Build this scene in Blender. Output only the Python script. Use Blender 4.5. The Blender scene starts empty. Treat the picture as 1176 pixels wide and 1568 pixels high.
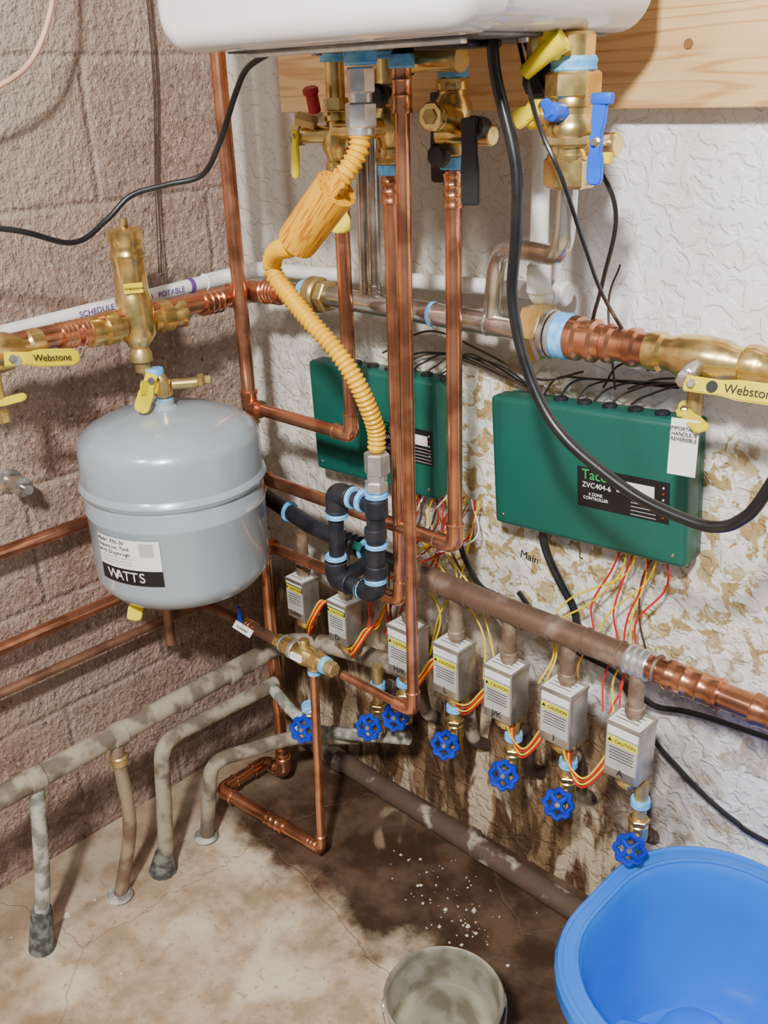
import bpy, bmesh, math, random
from mathutils import Vector, Matrix
random.seed(4)
V=Vector
scene=bpy.context.scene
# ------------------------------------------------------------------ camera
a=math.radians(46); p=math.radians(23.6); ro=math.radians(2.08)
hh=V((-math.cos(a),math.sin(a),0)); rr=V((math.sin(a),math.cos(a),0)); zz=V((0,0,1))
F=hh*math.cos(p)-zz*math.sin(p); D=-hh*math.sin(p)-zz*math.cos(p)
CX=rr*math.cos(ro)+D*math.sin(ro); CD=D*math.cos(ro)-rr*math.sin(ro)
M=Matrix((CX,-CD,-F)).transposed().to_4x4(); M.translation=V((1.56,-1.243,1.40))
cam=bpy.data.cameras.new('camera'); cam.sensor_fit='VERTICAL'; cam.sensor_height=36; cam.lens=36*1500/1568
cam.clip_start=.02
co=bpy.data.objects.new('camera',cam); co.matrix_world=M; scene.collection.objects.link(co); scene.camera=co

# ------------------------------------------------------------------ materials
class NT:
    def __init__(s,name):
        s.m=bpy.data.materials.new(name); s.m.use_nodes=True; s.t=s.m.node_tree; s.b=s.t.nodes['Principled BSDF']
        s.pos=s.t.nodes.new('ShaderNodeNewGeometry').outputs['Position']
    def put(s,inp,v):
        if isinstance(v,bpy.types.NodeSocket): s.t.links.new(v,inp)
        elif isinstance(v,(tuple,list)): inp.default_value=(*v,1) if len(v)==3 and len(inp.default_value)==4 else v
        else: inp.default_value=v
    def math(s,op,x,y=0.0,clamp=False):
        n=s.t.nodes.new('ShaderNodeMath'); n.operation=op; n.use_clamp=clamp; s.put(n.inputs[0],x); s.put(n.inputs[1],y); return n.outputs[0]
    def noise(s,scale,detail=3,rough=.5,vec=None,dist=0):
        n=s.t.nodes.new('ShaderNodeTexNoise'); n.inputs['Scale'].default_value=scale; n.inputs['Detail'].default_value=detail
        n.inputs['Roughness'].default_value=rough; n.inputs['Distortion'].default_value=dist
        s.t.links.new(vec or s.pos,n.inputs['Vector']); return n.outputs[0]
    def vor(s,scale,feat='F1',vec=None):
        n=s.t.nodes.new('ShaderNodeTexVoronoi'); n.feature=feat; n.inputs['Scale'].default_value=scale
        s.t.links.new(vec or s.pos,n.inputs['Vector']); return n.outputs['Distance']
    def ss(s,x,lo,hi,a=0.0,b=1.0):
        n=s.t.nodes.new('ShaderNodeMapRange'); n.interpolation_type='SMOOTHSTEP'; s.put(n.inputs[0],x)
        n.inputs[1].default_value=lo; n.inputs[2].default_value=hi; n.inputs[3].default_value=a; n.inputs[4].default_value=b; return n.outputs[0]
    def mix(s,f,x,y):
        n=s.t.nodes.new('ShaderNodeMix'); n.data_type='RGBA'; s.put(n.inputs[0],f); s.put(n.inputs[6],x); s.put(n.inputs[7],y); return n.outputs[2]
    def xyz(s):
        n=s.t.nodes.new('ShaderNodeSeparateXYZ'); s.t.links.new(s.pos,n.inputs[0]); return n.outputs
    def comb(s,x,y,z=0.0):
        n=s.t.nodes.new('ShaderNodeCombineXYZ'); s.put(n.inputs[0],x); s.put(n.inputs[1],y); s.put(n.inputs[2],z); return n.outputs[0]
    def bump(s,h,strength,dist):
        n=s.t.nodes.new('ShaderNodeBump'); n.inputs['Strength'].default_value=strength; n.inputs['Distance'].default_value=dist
        s.t.links.new(h,n.inputs['Height']); s.t.links.new(n.outputs[0],s.b.inputs['Normal'])
    def set(s,**k):
        for kk,v in k.items(): s.put(s.b.inputs[kk.replace('_',' ')],v)
def mat(name,c1,rough=.5,metal=0,c2=None,scale=20,lo=.4,hi=.65,bump=0,bs=60,coat=0):
    n=NT(name)
    c2=c2 or tuple(x*.82 for x in c1)
    f=n.ss(n.noise(scale,4),lo,hi)
    n.set(Base_Color=n.mix(f,c1,c2),Roughness=n.ss(n.noise(scale*1.7,3),.3,.7,rough*.85,min(1,rough*1.15)),Metallic=metal)
    if coat: n.b.inputs['Coat Weight'].default_value=coat
    if bump: n.bump(n.noise(bs,5),bump,.003)
    return n.m
copper=mat('copper',(.74,.33,.185),.24,.93,(.36,.15,.085),16)
copper_dull=mat('copper_dull',(.34,.17,.105),.42,.7,(.19,.095,.06),18)
brass=mat('brass',(.82,.61,.24),.26,.93,(.55,.38,.13),34)
brass_d=mat('brass_dull',(.55,.41,.17),.42,.75,(.34,.24,.10),30)
steel=mat('steel',(.66,.63,.58),.25,.95,(.42,.39,.34),22)
galv=mat('galvanized',(.70,.70,.69),.34,.85,(.54,.54,.53),40)
blue_tape=mat('thread_tape_blue',(.09,.38,.80),.5,0,(.22,.55,.86),70)
blue=mat('blue_handle',(.004,.03,.46),.32,.1,(.004,.02,.32),40)
blue_l=mat('blue_lever',(.005,.10,.72),.35)
yellow=mat('yellow_handle',(.78,.62,.0),.36)
yellow_h=mat('yellow_hose',(.76,.41,.0),.34,0,(.70,.36,.0),12)
sn=NT('hose_sleeve'); _x=sn.xyz()
_c=sn.comb(sn.math('SUBTRACT',_x[0],_x[2]),_x[1],sn.math('MULTIPLY',sn.math('ADD',_x[0],_x[2]),.07))
sn.set(Base_Color=sn.mix(sn.ss(sn.noise(230,2,vec=_c),.52,.64),(.76,.36,.004),(.46,.15,.002)),Roughness=.42)
sleeve=sn.m
red=mat('red_plastic',(.42,.006,.01),.4)
black=mat('black_plastic',(.010,.010,.011),.4,0,(.017,.017,.019))
rubber=mat('cord_rubber',(.007,.007,.009),.33,0,(.015,.015,.015))
iron=mat('black_iron',(.020,.024,.033),.42,.5,(.04,.04,.05),30,bump=.2)
white_p=mat('white_plastic',(.76,.76,.73),.4,0,(.64,.63,.59),15)
enamel=mat('white_enamel',(.80,.80,.83),.16,0,(.78,.78,.81),4,coat=.5)
under=mat('boiler_underside',(.06,.06,.065),.5,.4,(.18,.18,.18),12)
tankg=mat('tank_paint',(.35,.41,.46),.25,.1,(.31,.37,.42),5,coat=.4)
greenm=mat('green_enclosure',(.004,.098,.072),.38,0,(.006,.086,.064),6,bump=.06,bs=400)
labelw=mat('label_white',(.80,.80,.79),.45,0,(.74,.74,.73),12)
labelb=mat('label_black',(.008,.008,.010),.4)
labely=mat('label_yellow',(.75,.70,.03),.45)
labelg=mat('label_grey',(.46,.46,.43),.5,0,(.38,.38,.35),30)
valvebox=mat('valve_head_metal',(.52,.50,.46),.30,.8,(.37,.34,.30),20)
insul=mat('pipe_wrap',(.31,.265,.195),.85,0,(.13,.10,.07),22,.42,.60,bump=.7,bs=45)
insulw=mat('pipe_wrap_light',(.42,.41,.355),.8,0,(.17,.175,.145),34,.42,.58,bump=.8,bs=50)
rustp=mat('rusty_pipe',(.18,.115,.075),.6,.35,(.32,.24,.165),26,.4,.6,bump=.5,bs=60)
rusts=mat('stained_pipe',(.075,.045,.03),.8,.0,(.40,.34,.27),13,.54,.64,bump=.6,bs=60)
headerm=mat('aged_header',(.18,.11,.075),.40,.5,(.34,.26,.21),16,.52,.72,bump=.25,bs=60)
lead=mat('corroded_base',(.045,.045,.042),.8,0,(.16,.17,.145),60,bump=.8)
tubm=mat('blue_tub_plastic',(.015,.17,.74),.28,0,(.02,.19,.78),5,coat=.15)
tin=mat('bucket_metal',(.58,.55,.46),.34,.65,(.30,.27,.20),20)
rust_in=mat('bucket_residue',(.72,.69,.60),.5,0,(.14,.07,.025),20,.48,.60,bump=.4)
wire_r=mat('wire_red',(.55,.005,.005),.4); wire_y=mat('wire_yellow',(.82,.58,.0),.4); wire_br=mat('wire_brown',(.05,.025,.015),.5)
cablep=mat('peach_cable',(.70,.42,.30),.5)
purple=mat('purple_primer',(.12,.05,.26),.5)
ink=mat('ink',(.012,.012,.012),.6)
greenw=mat('logo_green',(.0,.42,.07),.4)
flake=mat('plaster_flake',(.66,.62,.54),.8)
knotm=mat('knot_wood',(.28,.13,.04),.6)

# wood
n=NT('pine_board'); X=n.xyz()
v=n.comb(n.math('MULTIPLY',X[0],.55),n.math('MULTIPLY',X[1],6.0),n.math('MULTIPLY',X[2],6.5))
nz=n.noise(2.3,2,.4,v,.5)
rings=n.math('SINE',n.math('MULTIPLY',nz,70.0))
fine=n.noise(70,3,.5,n.comb(n.math('MULTIPLY',X[0],.10),X[1],n.math('MULTIPLY',X[2],3.0)))
col=n.mix(n.ss(rings,.1,1.0,0,.8),(.70,.44,.20),(.50,.26,.095))
col=n.mix(n.ss(fine,.48,.7,0,.4),col,(.80,.57,.31))
n.set(Base_Color=col,Roughness=.5); n.bump(fine,.12,.002); pine=n.m

# block wall
n=NT('painted_block_wall'); X=n.xyz()
vv=n.comb(n.math('ADD',X[1],5.10),n.math('ADD',X[2],3.3410))
br=n.t.nodes.new('ShaderNodeTexBrick'); n.t.links.new(vv,br.inputs['Vector'])
br.inputs['Scale'].default_value=1; br.inputs['Mortar Size'].default_value=.010; br.inputs['Mortar Smooth'].default_value=1.0
br.inputs['Brick Width'].default_value=.457; br.inputs['Row Height'].default_value=.2285
fac=br.outputs['Fac']
big=n.noise(2.2,4); med=n.noise(18,5,.65); fin=n.noise(120,4,.6)
col=n.mix(n.ss(med,.38,.66),(.345,.225,.175),(.235,.14,.105))
col=n.mix(n.ss(big,.46,.66,0,.7),col,(.40,.315,.255))
col=n.mix(n.ss(fin,.54,.68,0,.8),col,(.54,.455,.39))
col=n.mix(n.ss(n.noise(75,3),.59,.70,0,.75),col,(.085,.045,.033))
col=n.mix(n.math('MULTIPLY',fac,.22),col,(.40,.32,.27))
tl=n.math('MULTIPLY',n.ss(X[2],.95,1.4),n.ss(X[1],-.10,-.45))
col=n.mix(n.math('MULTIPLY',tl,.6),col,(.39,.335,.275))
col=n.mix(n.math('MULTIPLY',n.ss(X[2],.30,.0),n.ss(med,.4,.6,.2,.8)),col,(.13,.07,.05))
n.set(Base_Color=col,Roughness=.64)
hgt=n.math('SUBTRACT',n.math('ADD',n.math('MULTIPLY',fin,.7),n.math('MULTIPLY',n.noise(55,4,.6),1.2)),n.math('MULTIPLY',fac,.5))
n.bump(hgt,1.0,.008); blockm=n.m

# plaster wall
n=NT('plaster_wall'); X=n.xyz()
wob=n.noise(5,4,.6); wf=n.noise(26,5,.7)
wo=n.math('MULTIPLY',n.math('SUBTRACT',wob,.5),.40)
zz_=n.math('ADD',X[2],wo)
base=n.mix(n.ss(n.math('ADD',X[0],n.math('MULTIPLY',wob,.2)),.70,.95),(.50,.46,.40),(.80,.81,.85))
base=n.mix(n.ss(n.noise(9,4,.6),.5,.68,0,.35),base,(.62,.58,.52))
greyp=n.math('MULTIPLY',n.ss(n.noise(11,4,.6,dist=.6),.52,.58),n.ss(zz_,.60,.48))
base=n.mix(greyp,base,(.40,.37,.33))
lowm=n.math('MULTIPLY',n.ss(zz_,1.02,.90),n.ss(zz_,.46,.62,.30,1.0))
peel=n.math('MULTIPLY',n.ss(n.noise(36,4,.55,dist=.8),.51,.55),n.ss(X[0],.25,.60,.25,1.0))
wh=n.mix(n.ss(n.noise(60,3),.4,.65),(.78,.76,.69),(.60,.57,.49))
pl=n.mix(peel,wh,n.mix(n.ss(wf,.4,.65),(.35,.245,.095),(.50,.40,.22)))
col=n.mix(lowm,base,pl)
brm=n.math('MULTIPLY',n.ss(zz_,.52,.36),n.ss(n.math('ADD',X[0],n.math('MULTIPLY',wob,.3)),1.25,1.03))
sv=n.comb(n.math('MULTIPLY',X[0],1.0),X[1],n.math('MULTIPLY',X[2],.28))
st=n.noise(14,4,.6,sv,.5); st2=n.noise(30,4,.6,sv,.4)
bc=n.mix(n.ss(st2,.44,.62),(.085,.046,.024),(.24,.15,.08))
bc=n.mix(n.ss(st,.53,.61),bc,(.50,.40,.27))
col=n.mix(brm,col,bc)
n.set(Base_Color=col,Roughness=n.mix(brm,(.55,.55,.55),(.36,.36,.36)))
kd=n.ss(n.noise(38,3,.5,dist=.8),.44,.56)
hgt=n.math('ADD',n.math('MULTIPLY',kd,.8),n.math('MULTIPLY',n.noise(150,3),.2))
n.bump(hgt,.6,.004); plasterm=n.m

# floor
n=NT('concrete_floor'); X=n.xyz()
w1=n.noise(4.5,5,.6); w2=n.noise(16,5,.65)
yy=n.math('ADD',n.math('ADD',X[1],n.math('MULTIPLY',n.math('SUBTRACT',w1,.5),.34)),n.math('MULTIPLY',n.math('SUBTRACT',w2,.5),.10))
wet=n.math('MULTIPLY',n.ss(yy,-.38,-.29),n.ss(n.math('ADD',X[0],n.math('MULTIPLY',w1,.2)),.12,.32))
dry=n.mix(n.ss(w2,.38,.62),(.49,.37,.25),(.34,.24,.145))
dry=n.mix(n.ss(n.noise(7,4),.48,.62,0,.9),dry,(.62,.52,.38))
dry=n.mix(n.ss(n.noise(3.1,4,.6),.53,.66,0,.8),dry,(.23,.14,.07))
dry=n.mix(n.ss(n.noise(60,3),.58,.70,0,.55),dry,(.24,.155,.085))
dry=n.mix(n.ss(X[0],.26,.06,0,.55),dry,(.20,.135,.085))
wetc=n.mix(n.ss(n.noise(7,4,.6),.42,.64),(.042,.024,.015),(.105,.063,.04))
wetc=n.mix(n.ss(n.noise(6,3,.5,dist=.7),.64,.69,0,.7),wetc,(.28,.20,.135))
crack=n.ss(n.vor(1.9,'DISTANCE_TO_EDGE',n.comb(n.math('ADD',X[0],n.math('MULTIPLY',w2,.07)),n.math('ADD',X[1],n.math('MULTIPLY',w1,.1)))),.004,.0)
col=n.mix(wet,dry,wetc); col=n.mix(n.math('MULTIPLY',crack,.3),col,(.15,.10,.06))
spk=n.ss(n.noise(170,2),.68,.74)
col=n.mix(n.math('MULTIPLY',spk,.55),col,(.10,.06,.035))
n.set(Base_Color=col,Roughness=n.math('SUBTRACT',.56,n.math('MULTIPLY',wet,.34)))
n.bump(n.math('SUBTRACT',n.math('ADD',n.noise(40,5,.6),n.math('MULTIPLY',n.noise(6,3),1.5)),crack),.45,.004); floorm=n.m

# ------------------------------------------------------------------ builders
cur=[None]
def grp(name):
    e=bpy.data.objects.new(name,None); e.empty_display_size=.05; scene.collection.objects.link(e); cur[0]=e; return e
def link(name,me,m,smooth=True,angle=38):
    me.materials.append(m)
    if smooth:
        me.polygons.foreach_set('use_smooth',[True]*len(me.polygons)); me.set_sharp_from_angle(angle=math.radians(angle))
    o=bpy.data.objects.new(name,me); scene.collection.objects.link(o)
    if cur[0]: o.parent=cur[0]
    return o
def frames(pts,closed=False):
    n=len(pts); T=[]
    for i in range(n):
        if closed: t=pts[(i+1)%n]-pts[i-1]
        else: t=pts[min(i+1,n-1)]-pts[max(i-1,0)]
        T.append(t.normalized() if t.length>1e-9 else (T[-1] if T else V((0,0,1))))
    up=V((0,0,1)) if abs(T[0].z)<.9 else V((1,0,0))
    N=[(up-T[0]*up.dot(T[0])).normalized()]
    for i in range(1,n):
        q=T[i-1].rotation_difference(T[i]); v=q@N[-1]; v=(v-T[i]*v.dot(T[i])).normalized(); N.append(v)
    return T,N
def sweep(name,pts,r,m,seg=14,closed=False,cap=True,angle=38):
    pts=[V(q) for q in pts]; rs=r if isinstance(r,(list,tuple)) else [r]*len(pts)
    T,N=frames(pts,closed); vs=[];fs=[]
    for q,t,nn,ra in zip(pts,T,N,rs):
        b=t.cross(nn)
        for k in range(seg):
            an=2*math.pi*k/seg; vs.append(q+(nn*math.cos(an)+b*math.sin(an))*ra)
    n=len(pts)
    for i in range(n if closed else n-1):
        j=(i+1)%n
        for k in range(seg):
            l=(k+1)%seg; fs.append((i*seg+k,i*seg+l,j*seg+l,j*seg+k))
    if cap and not closed:
        fs.append(tuple(range(seg))[::-1]); fs.append(tuple((n-1)*seg+k for k in range(seg)))
    me=bpy.data.meshes.new(name); me.from_pydata(vs,[],fs); me.update()
    return link(name,me,m,True,angle)
def fillet(pts,R=.02,k=7):
    pts=[V(q) for q in pts]; out=[pts[0]]
    for i in range(1,len(pts)-1):
        A,B,Cc=pts[i-1],pts[i],pts[i+1]; u=(A-B);w=(Cc-B); d=min(R,u.length*.45,w.length*.45); u=u.normalized()*d; w=w.normalized()*d
        for j in range(k+1):
            t=j/k; out.append(B+u*(1-t)**2+w*t**2)
    out.append(pts[-1]); return out
def spline(pts,k=10):
    pts=[V(q) for q in pts]; P=[pts[0]*2-pts[1]]+pts+[pts[-1]*2-pts[-2]]; out=[]
    for i in range(1,len(P)-2):
        for j in range(k):
            t=j/k; p0,p1,p2,p3=P[i-1:i+3]
            out.append(.5*((2*p1)+(p2-p0)*t+(2*p0-5*p1+4*p2-p3)*t*t+(-p0+3*p1-3*p2+p3)*t**3))
    out.append(pts[-1]); return out
def cable(name,pts,r,m,k=10,seg=8): return sweep(name,spline(pts,k),r,m,seg)
def lathe(name,org,d,prof,m,n=24,angle=38):
    org=V(org); d=V(d).normalized(); up=V((0,0,1)) if abs(d.z)<.9 else V((1,0,0))
    u=(up-d*up.dot(d)).normalized(); w=d.cross(u); vs=[];fs=[]
    for t,ra in prof:
        for k in range(n):
            an=2*math.pi*(k+.5)/n; vs.append(org+d*t+(u*math.cos(an)+w*math.sin(an))*max(ra,1e-5))
    for i in range(len(prof)-1):
        for k in range(n):
            l=(k+1)%n; fs.append((i*n+k,i*n+l,(i+1)*n+l,(i+1)*n+k))
    fs.append(tuple(range(n))[::-1]); fs.append(tuple((len(prof)-1)*n+k for k in range(n)))
    me=bpy.data.meshes.new(name); me.from_pydata(vs,[],fs); me.update()
    return link(name,me,m,True,angle)
def cyl(name,c,d,r,L,m,bev=.15,n=24):
    b=min(r,L)*bev; return lathe(name,V(c)-V(d).normalized()*L/2,d,[(0,r-b),(b,r),(L-b,r),(L,r-b)],m,n)
def hexn(name,c,d,r,L,m):
    b=min(r,L)*.12; return lathe(name,V(c)-V(d).normalized()*L/2,d,[(0,r-b),(b,r),(L-b,r),(L,r-b)],m,6,20)
def box(name,c,s,m,rot=None,bev=.003,seg=2,top=None):
    bm=bmesh.new(); bmesh.ops.create_cube(bm,size=1)
    for v in bm.verts:
        v.co=V((v.co.x*s[0],v.co.y*s[1],v.co.z*s[2]))
    if bev: bmesh.ops.bevel(bm,geom=bm.edges[:],offset=bev,segments=seg,affect='EDGES',profile=.5)
    R=(rot.to_4x4() if rot else Matrix.Identity(4)); bm.transform(Matrix.Translation(V(c))@R)
    me=bpy.data.meshes.new(name); bm.to_mesh(me); bm.free(); return link(name,me,m,True,30)
def basis(x,y):
    x=V(x).normalized(); z=x.cross(V(y)).normalized(); y=z.cross(x); return Matrix((x,y,z)).transposed()
def quad(name,c,x,y,w,h,m,th=.0006):
    return box(name,c,(w,h,th),m,basis(x,y),0)
def text(s,c,x,y,size,m,name='lettering',align='CENTER'):
    cu=bpy.data.curves.new(name,'FONT'); cu.body=s; cu.size=size; cu.align_x=align; cu.align_y='CENTER'; cu.extrude=.0002; cu.materials.append(m)
    o=bpy.data.objects.new(name,cu); scene.collection.objects.link(o)
    M=basis(x,y).to_4x4(); M.translation=V(c); o.matrix_world=M
    if cur[0]: o.parent=cur[0]
    return o
def elbow(A,B,Cc,r,m,R=.022):
    A,B,Cc=V(A),V(B),V(Cc); u=(A-B).normalized(); w=(Cc-B).normalized(); L=R+.016
    pts=fillet([B+u*L,B,B+w*L],R,9); n=len(pts); rs=[r*1.17]*n
    sweep('elbow',pts,rs,m,16)
    for q,t in ((B+u*L,u),(B+w*L,w)): cyl('elbow_bead',q,t,r*1.27,.004,m,.4,18)
def pipe(name,pts,r,m,R=.022,elb=True,seg=18):
    sweep(name,fillet(pts,R),r,m,seg)
    if elb:
        for i in range(1,len(pts)-1): elbow(pts[i-1],pts[i],pts[i+1],r,m,R)
def coup(c,d,r,L,m,name='coupling'):
    c=V(c); d=V(d).normalized(); R=r*1.17
    lathe(name,c-d*L/2,d,[(0,r),(0,R*1.07),(L*.06,R*1.1),(L*.12,R),(L*.3,R),(L*.35,R*1.09),(L*.4,R),(L*.6,R),(L*.65,R*1.09),(L*.7,R),(L*.88,R),(L*.94,R*1.1),(L,R*1.07),(L,r)],m)
def tee(c,d,b,r,m,L=.03):
    c=V(c); d=V(d).normalized(); b=V(b).normalized(); R=r*1.17
    lathe('tee_body',c-d*L,d,[(0,r),(0,R*1.1),(.004,R*1.1),(.006,R),(2*L-.006,R),(2*L-.004,R*1.1),(2*L,R*1.1),(2*L,r)],m)
    lathe('tee_branch',c,b,[(0,R),(L-.006,R),(L-.004,R*1.1),(L,R*1.1),(L,r)],m)
def tape(c,d,r,L=.01): 
    return lathe('thread_tape',V(c)-V(d).normalized()*L/2,d,[(0,r*.95),(L*.15,r*1.04),(L*.4,r),(L*.7,r*1.05),(L,r*.96)],blue_tape,18)
def wheel(c,d,R,m=None):
    m=m or blue; c=V(c); d=V(d).normalized(); up=V((0,0,1)); u=(up-d*up.dot(d)).normalized(); w=d.cross(u)
    pts=[]
    for k in range(64):
        an=2*math.pi*k/64; ra=R*(.88+.09*math.cos(8*an)); pts.append(c+(u*math.cos(an)+w*math.sin(an))*ra)
    sweep('handwheel_rim',pts,R*.19,m,8,True)
    for k in range(4):
        an=math.pi/4+math.pi*k/2; e=u*math.cos(an)+w*math.sin(an)
        sweep('handwheel_spoke',[c+e*R*.1+d*R*.1,c+e*R*.85],[R*.24,R*.16],m,8)
    cyl('handwheel_hub',c+d*R*.08,d,R*.38,R*.35,m,.2,18)
    hexn('handwheel_nut',c+d*R*.32,d,R*.2,R*.16,steel)
    cyl('stem',c-d*R*.6,d,R*.14,R*1.2,brass,.1,12)
def valve_body(c,d,r,L,m=None):
    m=m or brass; c=V(c); d=V(d).normalized(); h=L/2
    lathe('valve_body',c-d*h,d,[(0,r*1.0),(0,r*1.28),(L*.03,r*1.33),(L*.14,r*1.33),(L*.17,r*1.12),(L*.24,r*1.15),(L*.36,r*1.5),(L*.5,r*1.62),(L*.64,r*1.5),(L*.76,r*1.15),(L*.83,r*1.12),(L*.86,r*1.33),(L*.97,r*1.33),(L,r*1.28),(L,r)],m)
def lever(c,x,nrm,L,w,m,name='lever_handle',square=False):
    x=V(x).normalized(); nrm=V(nrm).normalized(); y=nrm.cross(x); c=V(c)
    h=w/2
    prof=[(-h*.9,-h*.8),(L*.25,-h*.75),(L*.4,-h),(L*.9,-h),(L,-h*.55),(L,h*.55),(L*.9,h),(L*.4,h),(L*.25,h*.75),(-h*.9,h*.8)]
    if square: prof=[(-h,-h*.85),(L*.3,-h*.85),(L*.5,-h),(L*.97,-h),(L,-h*.85),(L,h*.85),(L*.97,h),(L*.5,h),(L*.3,h*.85),(-h,h*.85)]
    bm=bmesh.new(); vs=[bm.verts.new(c+x*q[0]+y*q[1]-nrm*.003) for q in prof]; f=bm.faces.new(vs)
    ex=bmesh.ops.extrude_face_region(bm,geom=[f]); 
    for v in ex['geom']:
        if isinstance(v,bmesh.types.BMVert): v.co+=nrm*.006
    bmesh.ops.recalc_face_normals(bm,faces=bm.faces[:])
    bmesh.ops.bevel(bm,geom=bm.edges[:],offset=.0015,segments=2,affect='EDGES')
    me=bpy.data.meshes.new(name); bm.to_mesh(me); bm.free(); link(name,me,m,True,30)
    if name=='lever_handle' and not square: cyl('lever_nut',c+nrm*.005,nrm,h*.5,.006,steel,.2,6)
EX=V((1,0,0)); EY=V((0,1,0)); EZ=V((0,0,1))

# ------------------------------------------------------------------ room
def slab(name,c,s,m):
    cur[0]=None; return box(name,c,s,m,None,0)
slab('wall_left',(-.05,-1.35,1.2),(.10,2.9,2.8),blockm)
slab('wall_right',(1.35,.05,1.2),(2.9,.10,2.8),plasterm)
slab('floor',(1.35,-1.35,-.05),(2.9,2.9,.10),floorm)

grp('backer_board')
box('board',(.90,-.02,1.50),(1.43,.038,.28),pine,None,.003)
for kx,kz in ((.935,1.432),(.42,1.47)):
    cyl('knot',(kx,-.0395,kz),EY,.006,.002,knotm,.1,14)

# ------------------------------------------------------------------ boiler
grp('wall_hung_boiler')
def shell(name,x0,x1,y0,y1,z0,z1,R,m,Ry=.0):
    pts=[]
    for cx,s0 in ((x0+R,-1),(x1-R,1)):
        for k in range(9):
            an=math.pi/2*k/8
            if s0<0: pts.append((cx-R*math.cos(an),z0+R-R*math.sin(an)))
            else: pts.append((cx+R*math.sin(an),z0+R-R*math.cos(an)))
    pts+=[(x1,z1),(x0,z1)]
    bm=bmesh.new(); vs=[bm.verts.new((q[0],y0,q[1])) for q in pts]; f=bm.faces.new(vs)
    ex=bmesh.ops.extrude_face_region(bm,geom=[f])
    for v in ex['geom']:
        if isinstance(v,bmesh.types.BMVert): v.co.y=y1
    bmesh.ops.recalc_face_normals(bm,faces=bm.faces[:])
    if Ry:
        ed=[e for e in bm.edges if all(abs(v.co.y-y0)<1e-6 for v in e.verts)]
        bmesh.ops.bevel(bm,geom=ed,offset=Ry,segments=5,affect='EDGES',profile=.5)
    me=bpy.data.meshes.new(name); bm.to_mesh(me); bm.free(); return link(name,me,m,True,40)
shell('front_cover',.445,.940,-.465,-.402,1.442,2.15,.045,enamel,.026)
shell('rear_case',.448,.937,-.397,-.135,1.445,2.15,.045,enamel,0)
box('inner_frame',(.69,-.40,1.80),(.44,.03,.60),under)
box('underside_plate',(.69,-.27,1.4435),(.40,.24,.006),under)
box('display_panel',(.70,-.467,1.75),(.24,.006,.12),black)
for x in (.56,.74,.88): cyl('case_screw',(x,-.30,1.438),EZ,.007,.006,steel,.2,12)
box('rail',(.69,-.375,1.438),(.34,.012,.006),galv,None,.001)
box('cable_gland_plate',(.79,-.30,1.437),(.08,.06,.008),black,None,.002)
box('mounting_bracket',(.69,-.087,1.60),(.40,.094,.08),steel)

# ------------------------------------------------------------------ copper risers
r=.0128
grp('copper_riser')
pipe('riser',[(.192,-.17,1.62),(.196,-.17,.045),(.134,-.17,.04),(.134,-.295,.04),(.41,-.275,.04)],r,copper)
pipe('small_riser',[(.38,-.277,.04),(.422,-.274,.04),(.425,-.262,.465)],.0082,copper,.016)
coup((.405,-.275,.04),(1,.07,0),.0105,.03,copper)
for z in (.868,.732,.592): tee((.194,-.17,z),EZ,EX,r,copper)
coup((.30,-.284,.04),(1,.07,0),r,.05,copper)
coup((.195,-.17,.10),EZ,r,.05,copper)
grp('copper_branch_pipe')
pipe('branch',[(.457,-.17,1.26),(.457,-.17,.868),(.20,-.17,.868)],.0115,copper)
coup((.457,-.17,1.235),EZ,.0115,.04,copper)
grp('copper_branch_pipe')
pipe('branch',[(.676,-.17,1.29),(.676,-.17,.732),(.20,-.17,.732)],.0118,copper)
coup((.676,-.17,1.265),EZ,.0118,.045,copper)
grp('copper_branch_pipe')
pipe('branch',[(.560,-.17,1.30),(.556,-.17,.592),(.20,-.17,.592)],.0108,copper)
coup((.56,-.17,1.265),EZ,.0112,.045,copper)
grp('copper_supply_pipe')
pipe('drop',[(.659,-.25,1.43),(.661,-.26,.462),(.62,-.261,.463)],.0096,copper)
sweep('cross_link',[(.635,-.261,.463),(.50,-.262,.465)],.0078,copper)
coup((.659,-.25,1.395),EZ,.0105,.06,copper)
tape((.659,-.25,1.425),EZ,.0165,.016)
pipe('lateral',[(.36,-.262,.467),(.205,-.262,.468),(.07,-.262,.468)],r*.8,copper_dull,elb=False)
coup((.25,-.262,.468),EX,r*.8,.03,copper)
tee((.425,-.262,.467),EX,-EZ,r*.75,brass,.02)
grp('mixing_valve')
valve_body((.400,-.262,.467),EX,.0125,.105)
tape((.350,-.262,.467),EX,.0155,.012); tape((.456,-.262,.467),EX,.0155,.012)
cyl('union_ring',(.375,-.262,.467),EX,.019,.010,galv,.2,16); hexn('union_nut',(.366,-.262,.467),EX,.0195,.012,brass); hexn('union_nut',(.436,-.262,.467),EX,.0195,.016,brass)
hexn('end_nut',(.470,-.262,.466),EX,.014,.02,brass_d); hexn('end_nut',(.335,-.262,.467),EX,.014,.018,brass)
box('valve_label',(.403,-.283,.472),(.028,.002,.014),labelw)
cyl('temperature_knob',(.403,-.262,.49),EZ,.010,.018,brass,.2,10)
tape((.425,-.262,.44),EZ,.012,.008)

grp('copper_wall_pipe'); pipe('pipe',[(.05,-1.4,.692),(.05,-.06,.697)],.0115,copper)
grp('copper_wall_pipe'); pipe('pipe',[(.05,-1.4,.520),(.05,-.06,.525)],.0115,copper)
grp('copper_wall_pipe'); pipe('pipe',[(.05,-1.4,.448),(.05,-.25,.434),(.05,-.15,.434)],.009,copper_dull)
grp('copper_wall_pipe'); pipe('pipe',[(.085,-.33,.58),(.085,-.335,.40)],.010,copper_dull); coup((.085,-.33,.55),EZ,.01,.03,copper_dull)

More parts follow.
